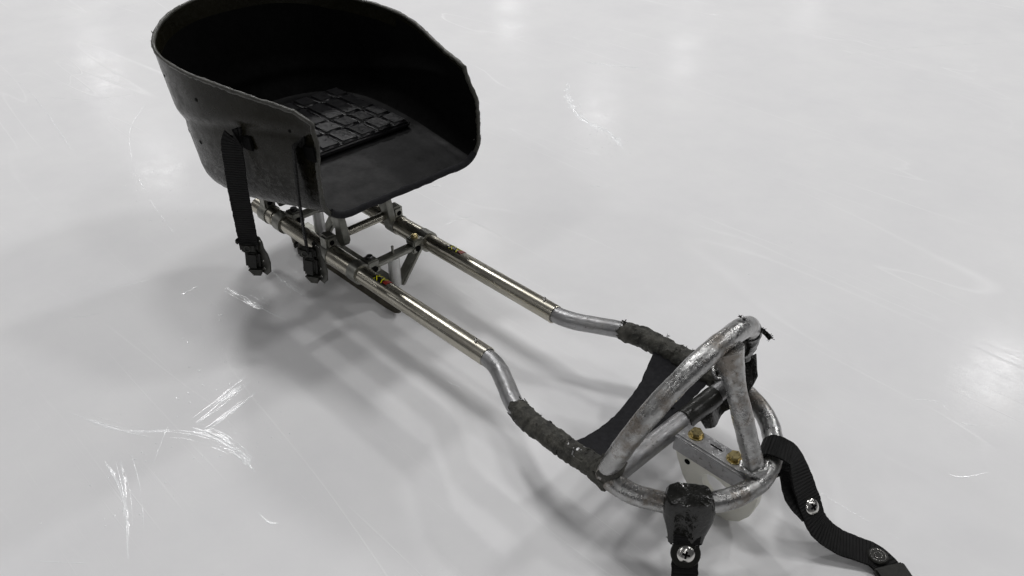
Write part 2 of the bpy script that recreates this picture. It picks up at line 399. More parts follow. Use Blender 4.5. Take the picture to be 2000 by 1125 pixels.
for sgn in (-1, 1):
    y = WR*sgn
    # hollow polished rail, open at the front where the bent tube slides in
    V = []; F = []; n = 40
    prof = [(-0.70, RR-0.003), (-0.70, RR), (-0.001, RR), (0.0, RR-0.0004), (0.0, RR-0.0016), (-0.05, RR-0.0016)]
    for (x, r) in prof:
        for k in range(n):
            a = 2*math.pi*k/n; V.append((x, y+r*math.cos(a), H+r*math.sin(a)))
    for i in range(len(prof)-1):
        for k in range(n): F.append((i*n+k, i*n+(k+1) % n, (i+1)*n+(k+1) % n, (i+1)*n+k))
    F.append(tuple(range(n)))
    rail = mesh('rail', V, F, 'nickel', sled, True, 40)
    # set screw and nut at the front end, end stud below
    bm = bmesh.new(); bm_cyl(bm, (-0.026, y, H+RR-0.002), (-0.026, y, H+RR+0.006), 0.0032, n=16, bev=0.0008)
    bm_cyl(bm, (-0.026, y, H+RR+0.0058), (-0.026, y, H+RR+0.0064), 0.0016, n=6)
    bmobj('set_screw', bm, 'steel_bright', rail)
    cyl('stud', (-0.010, y, H-RR-0.005), (-0.010, y, H-RR+0.003), 0.0045, 'steel_bright', rail, n=16)
    # telescoping collars
    for (x0, x1, r) in ((-0.672, -0.622, 0.0186), (-0.425, -0.352, 0.0192)):
        cyl('collar', (x0, y, H), (x1, y, H), r, 'nickel', rail, n=40, bev=0.0012)
    # sticker hugging the tube: black ground, yellow lettering, red end
    def patch(name, x0, x1, a0, a1, mat, lift):
        V = []; F = []; nx = 2; na = 8
        for L_ in (lift, lift-0.0003):
            for i in range(nx):
                for k in range(na):
                    a = math.radians(a0+(a1-a0)*k/(na-1)); x = x0+(x1-x0)*i/(nx-1); r = RR+L_
                    V.append((x, y+r*math.cos(a), H+r*math.sin(a)))
        B = nx*na
        for i in range(nx-1):
            for k in range(na-1):
                q = (i*na+k, i*na+k+1, (i+1)*na+k+1, (i+1)*na+k); F.append(q); F.append(tuple(B+z for z in q[::-1]))
        edge = [k for k in range(na)] + [na+k for k in range(na)][::-1]
        for i in range(len(edge)):
            a_, b_ = edge[i], edge[(i+1) % len(edge)]; F.append((a_, b_, B+b_, B+a_))
        return mesh(name, V, F, mat, rail, True, 40)
    def stroke(pts, name='letter'):
        # strokes given as (x, angle) on the tube surface
        bm = bmesh.new()
        for (xa, aa), (xb, ab) in zip(pts, pts[1:]):
            A, B_ = [Vector((x, y+(RR+0.0009)*math.cos(math.radians(a)), H+(RR+0.0009)*math.sin(math.radians(a)))) for x, a in ((xa, aa), (xb, ab))]
            mid = (A+B_)/2; out = Vector((0, mid.y-y, mid.z-H)).normalized()
            bm_box(bm, ((B_-A).length+0.0016, 0.0016, 0.0007), basis(B_-A, out, mid), 0)
        return bmobj(name, bm, 'sticker_yellow', rail, False)
    sx = -0.262 if sgn > 0 else -0.280
    a0, a1 = (60, 118) if sgn < 0 else (60, 112)
    patch('sticker', sx-0.014, sx+0.024, a0-12, a1-4, 'sticker_black', 0.0006)
    patch('sticker_end', sx+0.014, sx+0.0245, a0-10, a1-14, 'sticker_red', 0.0009)
    am = (a0+a1)/2
    stroke([(sx-0.010, a0), (sx-0.008, a1-8)]); stroke([(sx-0.001, a0), (sx-0.009, am-2), (sx+0.000, a1-8)])
    stroke([(sx+0.004, a0), (sx+0.008, am-2), (sx+0.012, a1-8)]); stroke([(sx+0.013, a0), (sx+0.008, am-2)])

# bent front tubes and the ring: one welded tube in the photograph, ring + two bends
def bend(sgn):
    return [(-0.06, 0.08*sgn, H), (-0.01, 0.08*sgn, H), (0.03, 0.087*sgn, H), (0.07, 0.107*sgn, H), (0.11, 0.128*sgn, H),
            (0.15, 0.137*sgn, H), (0.20, 0.138*sgn, H), (0.25, 0.137*sgn, H), (0.285, 0.137*sgn, H)]
frays_pts = {}
for sgn in (-1, 1):
    bt = tube('bent_tube', bend(sgn), 0.0146, 'bare_aluminium', sled, amp=0.0006, nscale=40, seed=sgn)
    if sgn < 0:
        segs = [([(0.117, -0.1305, H), (0.15, -0.137, H), (0.19, -0.138, H), (0.222, -0.138, H)], 0.0172, 3),
                ([(0.200, -0.138, H-0.001), (0.23, -0.138, H-0.001), (0.262, -0.137, H)], 0.0168, 9),
                ([(0.255, -0.137, H), (0.275, -0.138, H), (0.292, -0.139, H)], 0.0172, 14)]
    else:
        segs = [([(0.108, 0.126, H), (0.14, 0.135, H), (0.18, 0.138, H), (0.22, 0.138, H)], 0.0178, 5),
                ([(0.215, 0.138, H), (0.25, 0.137, H), (0.29, 0.137, H+0.002)], 0.0195, 21)]
    for (pts, r, sd) in segs:
        V, F = tube_geo(spline(pts, 0.0025), lambda f, r=r: (r-0.0012)*min(1, 0.93+0.6*f, 0.93+0.6*(1-f)), n=32, amp=0.0022, nscale=85, seed=sd, rag=0.022, spiral=0.021)
        tw = mesh('tape_wrap', V, F, 'cloth_tape', bt, True, 28)
        bm = bmesh.new()
        fp = [Vector(p)+Vector((rnd.uniform(-.004, .004), rnd.uniform(-.7, .7)*r, r*0.85)) for p in spline(pts, 0.004)[::2]]
        fp += [Vector(spline(pts, .004)[0])+Vector((0, math.cos(a)*r, math.sin(a)*r)) for a in (0.5, 1.2, 2.0, 2.8)]
        frays(bm, fp, 30, 0.0048, sd+50); tag(bmobj('tape_fray', bm, 'cloth_tape', bt, False), kind='stuff')

ringp = [(0.262, -0.137, H), (0.30, -0.1405, H), (0.342, -0.137, H), (0.386, -0.113, H), (0.418, -0.080, H), (0.438, -0.042, H),
         (0.4455, 0.0, H), (0.438, 0.042, H), (0.418, 0.080, H), (0.386, 0.113, H), (0.342, 0.137, H), (0.30, 0.1405, H), (0.262, 0.137, H)]
ring = tube('front_ring', ringp, 0.0142, 'worn_aluminium', sled, amp=0.0009, nscale=55, seed=2)
# foot hoop rising from both sides of the ring
hp = []
for k in range(0, 25):
    t = math.pi*k/24; e_ = 2/2.3; sn_ = max(0.0, math.sin(t))**e_; cs_ = math.copysign(abs(math.cos(t))**e_, math.cos(t))
    hp.append((0.292+0.064*sn_, -0.140*cs_, H+0.002+0.186*sn_))
hoop = tube('foot_hoop', hp, 0.0144, 'worn_aluminium', sled, amp=0.0010, nscale=55, seed=8, n=26)
# gusset flare under the hoop and the front strut
strut = tube('hoop_strut', [(0.362, 0.0, 0.284), (0.374, 0.0, 0.258), (0.388, 0.0, 0.225), (0.41, 0.0, 0.175), (0.428, 0.0, 0.135), (0.440, 0.0, 0.108)],
             lambda f: 0.0138 + 0.009*max(0, 1-f/0.3)**2, 'worn_aluminium', sled, amp=0.0009, nscale=50, seed=4)
# weld beads where the tubes join
def weld(c, axis, r, seed):
    c = Vector(c); ax = Vector(axis).normalized(); h = ax.orthogonal().normalized(); g = ax.cross(h)
    P = [c + (h*math.cos(a)+g*math.sin(a))*r + ax*0.002*math.sin(5*a+seed) for a in [2*math.pi*i/28 for i in range(28)]]
    V, F = tube_geo(P, 0.0034, n=8, closed=True, amp=0.0016, nscale=160, seed=seed)
    return mesh('weld_bead', V, F, 'worn_aluminium', ring, True, 60)
weld((0.4325, 0, 0.124), (0.3, 0, -1), 0.0165, 1)
weld((0.294, 0.139, 0.122), (0.2, -0.15, 1), 0.0165, 4)
# cracked yellowish tape at the near weld
V, F = tube_geo([Vector((0.292, -0.1385, 0.098)), Vector((0.294, -0.138, 0.108)), Vector((0.297, -0.136, 0.118)), Vector((0.300, -0.133, 0.129))], 0.0182, n=24, amp=0.003, nscale=70, seed=31, rag=0.012)
mesh('tape_wrap', V, F, 'cloth_tape', ring, True, 30)

# cross bar with dark sleeve
cb = tube('cross_bar', [(0.300, -0.132, H), (0.304, 0.0, H), (0.308, 0.132, H)], 0.0146, 'bare_aluminium', sled, n=28)
V, F = tube_geo(spline([(0.3045, 0.022, H), (0.306, 0.06, H), (0.3075, 0.098, H)], 0.005), 0.0160, n=28, amp=0.0008, nscale=60, seed=3, rag=0.004)
slv = mesh('sleeve', V, F, 'dark_sleeve', cb, True, 40)
# loose flap of tape hanging off the sleeve
V = []; F = []
for i in range(9):
    for k in range(4):
        f = i/8; g = k/3
        V.append((0.318+0.012*g+0.004*math.sin(f*7), 0.048+0.075*f, H-0.006-0.018*g*(0.6+0.5*math.sin(f*3.1))+0.003*noise.noise(Vector((f*5, g*3, 2)))))
nb = len(V); V += [(a-0.0012, b, c-0.0008) for a, b, c in V]
for i in range(8):
    for k in range(3):
        q = (i*4+k, i*4+k+1, (i+1)*4+k+1, (i+1)*4+k); F.append(q); F.append(tuple(nb+z for z in q[::-1]))
edge = [0, 1, 2, 3] + [4*i+3 for i in range(1, 9)] + [34, 33, 32] + [4*i for i in range(7, 0, -1)]
for i in range(len(edge)): F.append((edge[i], edge[(i+1) % len(edge)], nb+edge[(i+1) % len(edge)], nb+edge[i]))
mesh('tape_flap', V, F, 'shiny_tape', cb, True, 60)

# foot plate: angle bar from cross bar to the ring front, two yellow bolts
bm = bmesh.new()
bm_box(bm, (0.116, 0.030, 0.005), Matrix.Translation((0.374, 0.004, 0.1075)), 0.0012)
bm_box(bm, (0.116, 0.005, 0.026), Matrix.Translation((0.374, -0.0135, 0.0965)), 0.0012)
plate = bmobj('foot_plate', bm, 'bare_aluminium', sled)
box('slot', (0.020, 0.0022, 0.0006), Matrix.Translation((0.372, 0.006, 0.1101)), 'hole_black', plate, 0)
for bx_ in (0.338, 0.401):
    bm = bmesh.new()
    bm_cyl(bm, (bx_, 0.006, 0.1098), (bx_, 0.006, 0.1115), 0.0115, n=28, bev=0.0004)
    bm_cyl(bm, (bx_, 0.006, 0.1113), (bx_, 0.006, 0.1190), 0.0088, n=6, bev=0.0009)
    b = bmobj('bolt', bm, 'brass_zinc', plate, True, 25)
# white plastic glide fin below the plate
outer = [(0.310, 0.100), (0.312, 0.085), (0.322, 0.06), (0.334, 0.036), (0.35, 0.016), (0.37, 0.004), (0.395, 0.0), (0.415, 0.004), (0.432, 0.016), (0.444, 0.036), (0.450, 0.062), (0.450, 0.092), (0.43, 0.1)]
bm = bmesh.new()
inner = []
for k in range(16):
    a = 2*math.pi*k/16; inner.append((0.392+0.026*math.cos(a)-0.010*math.sin(a), 0.046+0.022*math.sin(a)))
ov = [bm.verts.new((x, 0, z)) for x, z in outer]; iv = [bm.verts.new((x, 0, z)) for x, z in inner]
es = [bm.edges.new((ov[i], ov[(i+1) % len(ov)])) for i in range(len(ov))] + [bm.edges.new((iv[i], iv[(i+1) % 16])) for i in range(16)]
bmesh.ops.triangle_fill(bm, use_beauty=True, use_dissolve=False, edges=es)
g = bmesh.ops.extrude_face_region(bm, geom=list(bm.faces)); nv = [e for e in g['geom'] if isinstance(e, bmesh.types.BMVert)]
bmesh.ops.translate(bm, vec=(0, 0.012, 0), verts=nv)
bmesh.ops.translate(bm, vec=(0, -0.006, 0.0008), verts=bm.verts)
glide = bmobj('glide', bm, 'white_plastic', sled, True, 30)
cyl('hole', (0.338, -0.0068, 0.066), (0.338, -0.0058, 0.066), 0.0045, 'hole_black', glide, n=16, bev=0.0002)

# black calf sling between the bent tubes
V = []; F = []; ny, nx = 33, 9
for i in range(ny):
    f = i/(ny-1)*2-1; y = f*0.1285
    for k in range(nx):
        g = k/(nx-1)
        pin = 1-abs(f)**2
        x0 = 0.196 - 0.022*f + 0.016*pin; x1 = 0.292 - 0.010*f - 0.010*pin
        x = x0+(x1-x0)*g
        d = abs(y)-0.1375
        z = H+0.003-0.024*(1-(y/0.1375)**2) if d < -0.0165 else H + math.sqrt(max(0, 0.0178**2-d*d))*min(1, (d+0.0165)/0.010)
        z += 0.002*noise.noise(Vector((x*40, y*25, 3)))
        if k in (0, nx-1): x += 0.0025*noise.noise(Vector((y*180, k, 2)))
        V.append(Vector((x, y, z)))
nb = len(V); V += [v-Vector((0, 0, 0.0025)) for v in V]
for i in range(ny-1):
    for k in range(nx-1):
        q = (i*nx+k, i*nx+k+1, (i+1)*nx+k+1, (i+1)*nx+k); F.append(q); F.append(tuple(nb+z for z in q[::-1]))
edge = [k for k in range(nx)] + [nx*i+nx-1 for i in range(1, ny)] + [nx*(ny-1)+k for k in range(nx-2, -1, -1)] + [nx*i for i in range(ny-2, 0, -1)]
for i in range(len(edge)): F.append((edge[i], edge[(i+1) % len(edge)], nb+edge[(i+1) % len(edge)], nb+edge[i]))
mesh('calf_sling', V, F, 'black_fabric', sled, True, 60)

# torn black tape on the far side of the hoop
pts = [Vector(hp[k]) for k in range(18, 23)]
V, F = tube_geo(spline(pts, 0.004), lambda f: 0.0152+0.005*f, n=24, amp=0.003, nscale=60, seed=12, rag=0.007)
tt = mesh('torn_tape', V, F, 'shiny_tape', hoop, True, 35)
bm = bmesh.new()
tb = [Vector(hp[18])+Vector(q) for q in ((0.004, 0.006, 0.004), (0.012, 0.011, 0.001), (0.018, 0.014, -0.004), (0.023, 0.016, -0.009))]
for a_, b_ in zip(tb, tb[1:]): bm_box(bm, ((b_-a_).length+0.004, 0.0065, 0.003), basis(b_-a_, (0.3, -0.5, 0.8), (a_+b_)/2), 0.001)
frays(bm, tb[1:], 80, 0.0058, 77)
frays(bm, [Vector(hp[14])+Vector((-0.004, 0.002, 0.0165)), Vector(hp[14])+Vector((0.002, 0.0, 0.017))], 40, 0.0045, 78)
frays(bm, [Vector((0.27, 0.02, 0.085)), Vector((0.285, -0.005, 0.08)), Vector((0.268, 0.05, 0.085))], 16, 0.007, 79)
tag(bmobj('tape_fray', bm, 'shiny_tape', hoop, False), kind='stuff')

V = []; F = []; nu, nv2 = 8, 9
for i in range(nu):
    for k in range(nv2):
        f = i/(nu-1); g = k/(nv2-1)
        top = Vector((0.352-0.036*f, 0.112+0.026*f, 0.205-0.070*f)); bot = Vector((0.352-0.030*f, 0.088+0.040*f, 0.128-0.02*f))
        p = top.lerp(bot, g); p += Vector((0.012*math.sin(g*3.1), 0, 0.010*noise.noise(Vector((f*6, 2, 1)))*g)) + Vector((1, 1, 0))*0.004*noise.noise(Vector((f*4, g*4, 9)))
        V.append(p)
nb = len(V); V += [p+Vector((-0.001, 0.0006, 0)) for p in V]
for i in range(nu-1):
    for k in range(nv2-1):
        q = (i*nv2+k, i*nv2+k+1, (i+1)*nv2+k+1, (i+1)*nv2+k); F.append(q); F.append(tuple(nb+z for z in q[::-1]))
edge = list(range(nv2)) + [nv2*i+nv2-1 for i in range(1, nu)] + [nv2*(nu-1)+k for k in range(nv2-2, -1, -1)] + [nv2*i for i in range(nu-2, 0, -1)]
for i in range(len(edge)): F.append((edge[i], edge[(i+1) % len(edge)], nb+edge[(i+1) % len(edge)], nb+edge[i]))
mesh('tape_flap', V, F, 'shiny_tape', hoop, True, 60)

# front straps --------------------------------------------------------------
def screw(name, c, nrm, r, mat, parent, cross=True):
    c = Vector(c); nz = Vector(nrm).normalized(); bm = bmesh.new()
    h = nz.orthogonal().normalized(); g = nz.cross(h); N = 24; rings = []
    for (rr, zz) in ((r, -0.001), (r, 0.0006), (r*0.85, 0.0020), (r*0.55, 0.0030), (r*0.2, 0.0034)):
        rings.append([bm.verts.new(c + nz*zz + (h*math.cos(2*math.pi*k/N)+g*math.sin(2*math.pi*k/N))*rr) for k in range(N)])
    for a, b in zip(rings, rings[1:]):
        for k in range(N): bm.faces.new((a[k], a[(k+1) % N], b[(k+1) % N], b[k]))
    bm.faces.new(rings[0][::-1]); bm.faces.new(rings[-1])
    o = bmobj(name, bm, mat, parent, True, 50)
    if cross:
        bm = bmesh.new()
        for a in (h+g, h-g): bm_box(bm, (r*0.9, r*0.22, 0.0006), basis(a, nz, c+nz*0.0036), 0)
        bmobj('recess', bm, 'hole_black', parent, False)
    return o
# near strap: wrapped over the ring with shiny tape, hanging to the ice
rc = Vector((0.400, -0.100, H)); out = Vector((0.65, -0.76, 0)).normalized(); tan = Vector((0.76, 0.65, 0)).normalized()
def ro(a, b): return rc + out*a + Vector((0, 0, b))
sp = [ro(0.006, 0.019), ro(0.0165, 0.013), ro(0.021, -0.005), ro(0.026, -0.03), ro(0.033, -0.055), ro(0.046, -0.073), ro(0.068, -0.092), ro(0.10, -0.1012), ro(0.17, -0.1030)]
s1 = ribbon('foot_strap', sp, [tan]*9, 0.034, 0.003, 'webbing', sled)
sp2 = [ro(-0.017, 0.010), ro(-0.0175, -0.010), ro(-0.006, -0.026), ro(0.014, -0.040), ro(0.026, -0.052), ro(0.034, -0.064)]
ribbon('strap_back', sp2, [tan]*6, 0.030, 0.003, 'webbing', s1)
# shiny tape sock over ring and top of strap
bm = bmesh.new(); n = 30; rings = []
lay = [(0.0215, 0.002, 0.0285, 0.0190, 0), (0.0165, 0.002, 0.0315, 0.0215, 0), (0.003, 0.003, 0.0325, 0.0220, 0), (-0.010, 0.005, 0.0315, 0.0210, 0), (-0.022, 0.010, 0.0280, 0.0165, 0), (-0.034, 0.017, 0.0245, 0.0110, 0), (-0.044, 0.0235, 0.0225, 0.0070, 0)]
for li, (z, o_, ha, hb, _) in enumerate(lay):
    rg = []
    for k in range(n):
        a = 2*math.pi*k/n; ca, sa = math.cos(a), math.sin(a)
        q = rc + tan*(ha*math.copysign(abs(ca)**0.55, ca)) + out*(o_+hb*math.copysign(abs(sa)**0.6, sa)) + Vector((0, 0, z))
        nn = (tan*ca+out*sa); q += nn*0.0030*noise.fractal(q*34+Vector((5, 0, 0)), 1, 2, 2)
        q += Vector((0, 0, 0.004*noise.noise(Vector((k*0.7, li, 4)))))
        rg.append(bm.verts.new(q))
    rings.append(rg)
for a, b in zip(rings, rings[1:]):
    for k in range(n): bm.faces.new((a[k], a[(k+1) % n], b[(k+1) % n], b[k]))
ctr = bm.verts.new(rc+Vector((0, 0, 0.0205)))
for k in range(n): bm.faces.new((rings[0][k], ctr, rings[0][(k+1) % n]))
bm.faces.new(rings[-1])
frays(bm, [v.co.copy() for v in rings[-1][::3]] + [v.co.copy() for v in rings[5][::7]], 22, 0.006, 90)
bmobj('tape_sock', bm, 'shiny_tape', s1, True, 32)
sn = (out*0.84+Vector((0, 0, 0.54))).normalized(); sc0 = ro(0.0335, -0.0565)
cyl('washer', sc0-sn*0.002, sc0+sn*0.0045, 0.0195, 'buckle_plastic', s1, n=28)
screw('screw', sc0+sn*0.0045, sn, 0.0115, 'steel_bright', s1)

# far strap: looped over the ring, screwed, trailing onto the ice with a button and a buckle
c2 = Vector((0.4345, 0.052, H))
o2 = Vector((0.95, 0.30, 0)).normalized(); t2 = Vector((-0.30, 0.95, 0)).normalized()
def rq(a, b, s=0.0): return c2 + o2*a + t2*s + Vector((0, 0, b))
tailw = Vector((0.2, 0.98, 0.0))
P2 = [Vector((0.5035, 0.0455, 0.0575)), Vector((0.481, 0.040, 0.0755)), rq(0.021, -0.012), rq(0.002, -0.0190), rq(-0.0185, 0.000), rq(-0.010, 0.0180), rq(0.008, 0.0200), rq(0.027, 0.010), Vector((0.4815, 0.052, 0.092)), Vector((0.500, 0.048, 0.066)), Vector((0.520, 0.047, 0.040)),
      Vector((0.545, 0.057, 0.022)), Vector((0.567, 0.069, 0.015)), Vector((0.594, 0.080, 0.010)), Vector((0.620, 0.072, 0.006)), Vector((0.652, 0.052, 0.0035))]
Wd = [Vector((0.05, 0.97, 0.2)), Vector((-0.1, 0.97, 0.1)), t2, t2, t2, t2, t2, t2, Vector((-0.05, 0.96, 0.22)), Vector((0.0, 0.94, 0.3)), Vector((-0.2, 0.93, 0.25)),
      Vector((-0.42, 0.88, 0.15)), Vector((-0.45, 0.88, 0.05)), Vector((-0.2, 0.97, 0.0)), Vector((0.3, 0.93, 0)), Vector((0.5, 0.85, 0))]
s2 = ribbon('foot_strap', P2, Wd, 0.040, 0.0032, 'webbing', sled)
fn = Vector((0.62, -0.1, 0.75)).normalized()
screw('screw', Vector((0.5045, 0.0475, 0.0640)), Vector((0.72, -0.24, 0.65)), 0.0112, 'steel_bright', s2)
bm = bmesh.new(); c3 = Vector((0.595, 0.080, 0.0105))
bm_cyl(bm, c3, c3+Vector((0, 0, 0.005)), 0.0135, n=28, bev=0.0015)
bmobj('button', bm, 'buckle_plastic', s2)
for (r0, r1) in ((0.0105, 0.0090), (0.0058, 0.0042)):
    P = [c3+Vector((math.cos(a)*(r0+r1)/2, math.sin(a)*(r0+r1)/2, 0.0051)) for a in [2*math.pi*i/28 for i in range(28)]]
    V, F = tube_geo(P, (r0-r1)/2, n=6, closed=True); mesh('eyelet', V, F, 'steel_bright', s2, True, 60)
bm = bmesh.new()
bm_box(bm, (0.040, 0.046, 0.010), basis((0.86, -0.5, -0.1), (0, 0, 1), (0.628, 0.066, 0.0085)), 0.003)
bm_box(bm, (0.060, 0.030, 0.014), basis((0.86, -0.5, 0), (0, 0, 1), (0.662, 0.046, 0.0095)), 0.003)
bmobj('buckle', bm, 'buckle_plastic', s2)

# ------------------------------------------------------------------ blade carriage under the rails
for tx in (-0.345, -0.600):
    bm = bmesh.new()
    bm_box(bm, (0.020, 0.100, 0.010), Matrix.Translation((tx, 0, H+0.000)), 0.0018)
    tr = bmobj('cross_truss', bm, 'cast_aluminium', sled)
    for sgn in (-1, 1):
        bm = bmesh.new()
        V, F = tube_geo([Vector((tx-0.012, WR*sgn, H)), Vector((tx+0.012, WR*sgn, H))], 0.0205, n=36)
        me = bpy.data.meshes.new('t'); me.from_pydata(V, [], F); bm.from_mesh(me); bpy.data.meshes.remove(me)
        bm_box(bm, (0.026, 0.026, 0.014), Matrix.Translation((tx, (WR-0.026)*sgn, H+0.0105)), 0.0025)
        bm_box(bm, (0.026, 0.030, 0.013), Matrix.Translation((tx, (WR-0.027)*sgn, H-0.0042)), 0.0025)
        bmobj('rail_clamp', bm, 'cast_aluminium', tr)
        cyl('bolt', (tx, (WR-0.027)*sgn, H+0.016), (tx, (WR-0.027)*sgn, H+0.0235), 0.0068, 'steel_bolt' if sgn < 0 else 'brass_zinc', tr, n=20)
        cyl('hole', (tx+0.0125, (WR-0.029)*sgn, H-0.002), (tx+0.0135, (WR-0.029)*sgn, H-0.002), 0.0062, 'hole_black', tr, n=18, bev=0.0002)
        a = Vector((tx, (WR-0.022)*sgn, H-0.008)); b = Vector((tx, 0.012*sgn, 0.040))
        box('brace', ((b-a).length+0.008, 0.009, 0.025), basis(b-a, (1, 0, 0), (a+b)/2), 'cast_aluminium', tr, 0.002)
    cyl('spacer', (tx, 0, 0.040), (tx, 0, H-0.004), 0.0115, 'spacer_aluminium', tr, n=32, bev=0.0005)
    cyl('stud', (tx, 0, H+0.004), (tx, 0, H+0.021), 0.0026, 'cast_aluminium', tr, n=12, bev=0.0006)
box('blade_holder', (0.32, 0.048, 0.010), Matrix.Translation((-0.505, -0.013, 0.038)), 'cast_aluminium', sled, 0.002)
for by, dx in ((-0.030, 0.0), (0.0, -0.035)):
    poly = [(-0.66, 0.034), (-0.672, 0.020), (-0.668, 0.006), (-0.645, 0.0005), (-0.34, 0.0005), (-0.312, 0.003), (-0.298, 0.010), (-0.296, 0.020), (-0.304, 0.033)]
    prism('blade', poly, basis((1, 0, 0), (0, -1, 0), (dx, by, 0)), 0.006, 'blade_steel', sled, 0.0005)

# seat mounts: clamp blocks on the rails, axles, toothed arms
for tx in (-0.437, -0.655):
    for sgn in (-1, 1):
        y = WR*sgn
        bm = bmesh.new()
        V, F = tube_geo([Vector((tx-0.013, y, H)), Vector((tx+0.013, y, H))], 0.0205, n=36)
        me = bpy.data.meshes.new('t'); me.from_pydata(V, [], F); bm.from_mesh(me); bpy.data.meshes.remove(me)
        bm_box(bm, (0.026, 0.024, 0.032), Matrix.Translation((tx, y-0.001*sgn, H+0.026)), 0.004)
        cl = bmobj('seat_clamp', bm, 'cast_aluminium', sled)
        cyl('bolt', (tx-0.013, y-0.004*sgn, H+0.029), (tx-0.022, y-0.004*sgn, H+0.029), 0.0068, 'steel_bolt', cl, n=18)
        cyl('hole', (tx+0.0125, y, H+0.028), (tx+0.0135, y, H+0.028), 0.0052, 'hole_black', cl, n=18, bev=0.0002)
        # toothed arm reaching up to the bucket floor
        zt = 0.236 if tx > -0.5 else 0.197
        poly = [(0.006, H+0.012), (0.015, H+0.016), (0.020, H+0.026), (0.018, H+0.040), (-0.006, zt), (-0.044, zt)]
        teeth = 8; z0, z1 = zt-0.004, H+0.040; xa, xb = -0.040, -0.008
        for k in range(teeth):
            f0 = k/teeth; f1 = (k+0.5)/teeth
            poly += [(xa+(xb-xa)*f0-0.004, z0+(z1-z0)*f0), (xa+(xb-xa)*f1+0.003, z0+(z1-z0)*f1)]
        poly += [(-0.008, H+0.022)]
        prism('toothed_arm', poly, basis((1, 0, 0), (0, -1, 0), (tx+0.006, (WR-0.026)*sgn, 0)), 0.015, 'cast_aluminium', sled, 0.0008)
    ax = cyl('axle', (tx+0.006, -0.052, H+0.032), (tx+0.006, 0.052, H+0.032), 0.0085, 'nickel', sled, n=28)
    gx = tx+0.004; zt = 0.234 if tx > -0.5 else 0.196
    for sgn in (-1, 1):
        prism('gusset', [(-0.018*sgn, H+0.075), (0.022*sgn, H+0.108 if tx > -.5 else H+0.088), (-0.018*sgn, H+0.108 if tx > -.5 else H+0.088)][::sgn], basis((0, 1, 0), (1, 0, 0), (gx, -0.034*sgn, 0)), 0.006, 'cast_aluminium', sled, 0)

# ------------------------------------------------------------------ bucket seat
def lerp_tab(tab, x):
    if x >= tab[0][0]: return tab[0][1]
    for (x0, v0), (x1, v1) in zip(tab, tab[1:]):
        if x >= x1:
            t = (x-x0)/(x1-x0); return v0+(v1-v0)*t
    return tab[-1][1]
XC, SPX = -0.575, -0.56
FLOOR = [(-0.282, 0.268), (-0.36, 0.252), (-0.45, 0.232), (-0.55, 0.210), (-0.65, 0.198), (-0.80, 0.196)]
RIM = [(-0.282, 0.434), (-0.306, 0.440), (-0.33, 0.447), (-0.40, 0.452), (-0.50, 0.461), (-0.60, 0.467), (-0.68, 0.470), (-0.74, 0.478), (-0.78, 0.494), (-0.82, 0.515)]
FLOOR_IN = [(-0.282, 0.2735), (-0.36, 0.282), (-0.45, 0.287), (-0.55, 0.288), (-0.80, 0.288)]
CRE = [(-0.282, 0.86), (-0.40, 0.78), (-0.54, 0.65), (-0.71, 0.52), (-0.80, 0.50)]
def sm(t): t = max(0, min(1, t)); return t*t*(3-2*t)
def wall(s, q, inset=0.0):
    """point on the bucket wall: s 0..1 from near front round the back to far front, q 0..1 up the wall"""
    af = 0.172-0.010*sm((q-0.55)/0.45); ab = 0.194+0.030*q
    xb = -0.765-0.038*q
    if s <= 0.3 or s >= 0.7:
        sg = -1 if s <= 0.3 else 1
        f = (s/0.3) if sg < 0 else ((1-s)/0.3)
        xf = -0.282 - (0.024 if sg > 0 else 0.010)*sm((q-0.66)/0.34)**1.6
        x = xf+(XC-xf)*f; a = af+(ab-af)*sm(f*0.9+0.05); y = sg*a
        nrm = Vector((0, sg, 0))
    else:
        th = (s-0.3)/0.4*math.pi-math.pi/2; n = 2.7
        c, sn = max(0, math.cos(th)), math.sin(th)
        x = XC-(XC-xb)*(-1)*-1*(c**(2/n)); y = ab*math.copysign(abs(sn)**(2/n), sn)
        nrm = Vector((-c*0.9, sn, 0)).normalized()
    zb = lerp_tab(FLOOR, x); zr = lerp_tab(RIM, x)
    qc = lerp_tab(CRE, x)
    fade = 0.35+0.65*sm((-0.30-x)/0.12)
    step = fade*0.0065*sm((q-qc+0.03)/0.11) - fade*0.002*math.exp(-((q-qc+0.03)/0.03)**2)
    p = Vector((x, y, zb+(zr-zb)*q)) + nrm*(step-inset)
    p += nrm*0.0015*noise.noise(p*9)
    return p, nrm
def profile(s, inset):
    out_ = []
    r = 0.052 if not inset else 0.03
    FL = FLOOR_IN if inset else FLOOR
    pw, nrm = wall(s, 0.0, inset)
    x = pw.x; zf = lerp_tab(FL, x)
    if 0.3 <= s <= 0.7: spn = Vector((SPX, 0, lerp_tab(FL, SPX)))
    else: spn = Vector((max(x, SPX), 0, lerp_tab(FL, max(x, SPX))))
    w0 = Vector((pw.x, pw.y, zf)); dirn = (spn-w0); dirn.z = 0; dirn.normalize()
    cs = w0+dirn*r; cs.z = lerp_tab(FL, cs.x)
    for f in (0.0, 0.25, 0.5, 0.75): out_.append(spn.lerp(cs, f))
    zr = lerp_tab(RIM, x); zfl = lerp_tab(FLOOR, x); qr = (zf+r-zfl)/(zr-zfl)
    pq, _ = wall(s, qr, inset)
    for k in range(7):
        t = k/6
        mid = Vector((w0.x, w0.y, zf))
        # blend with near-circular Bezier
        a = cs.lerp(mid, 0.55); b = pq.lerp(mid, 0.55)
        out_.append(cs*(1-t)**3 + a*3*t*(1-t)**2 + b*3*t*t*(1-t) + pq*t**3)
    for k in range(1, 34):
        q = qr+(1-qr)*k/33; out_.append(wall(s, q, inset)[0])
    return out_
NS = 121
ss = [i/(NS-1) for i in range(NS)]
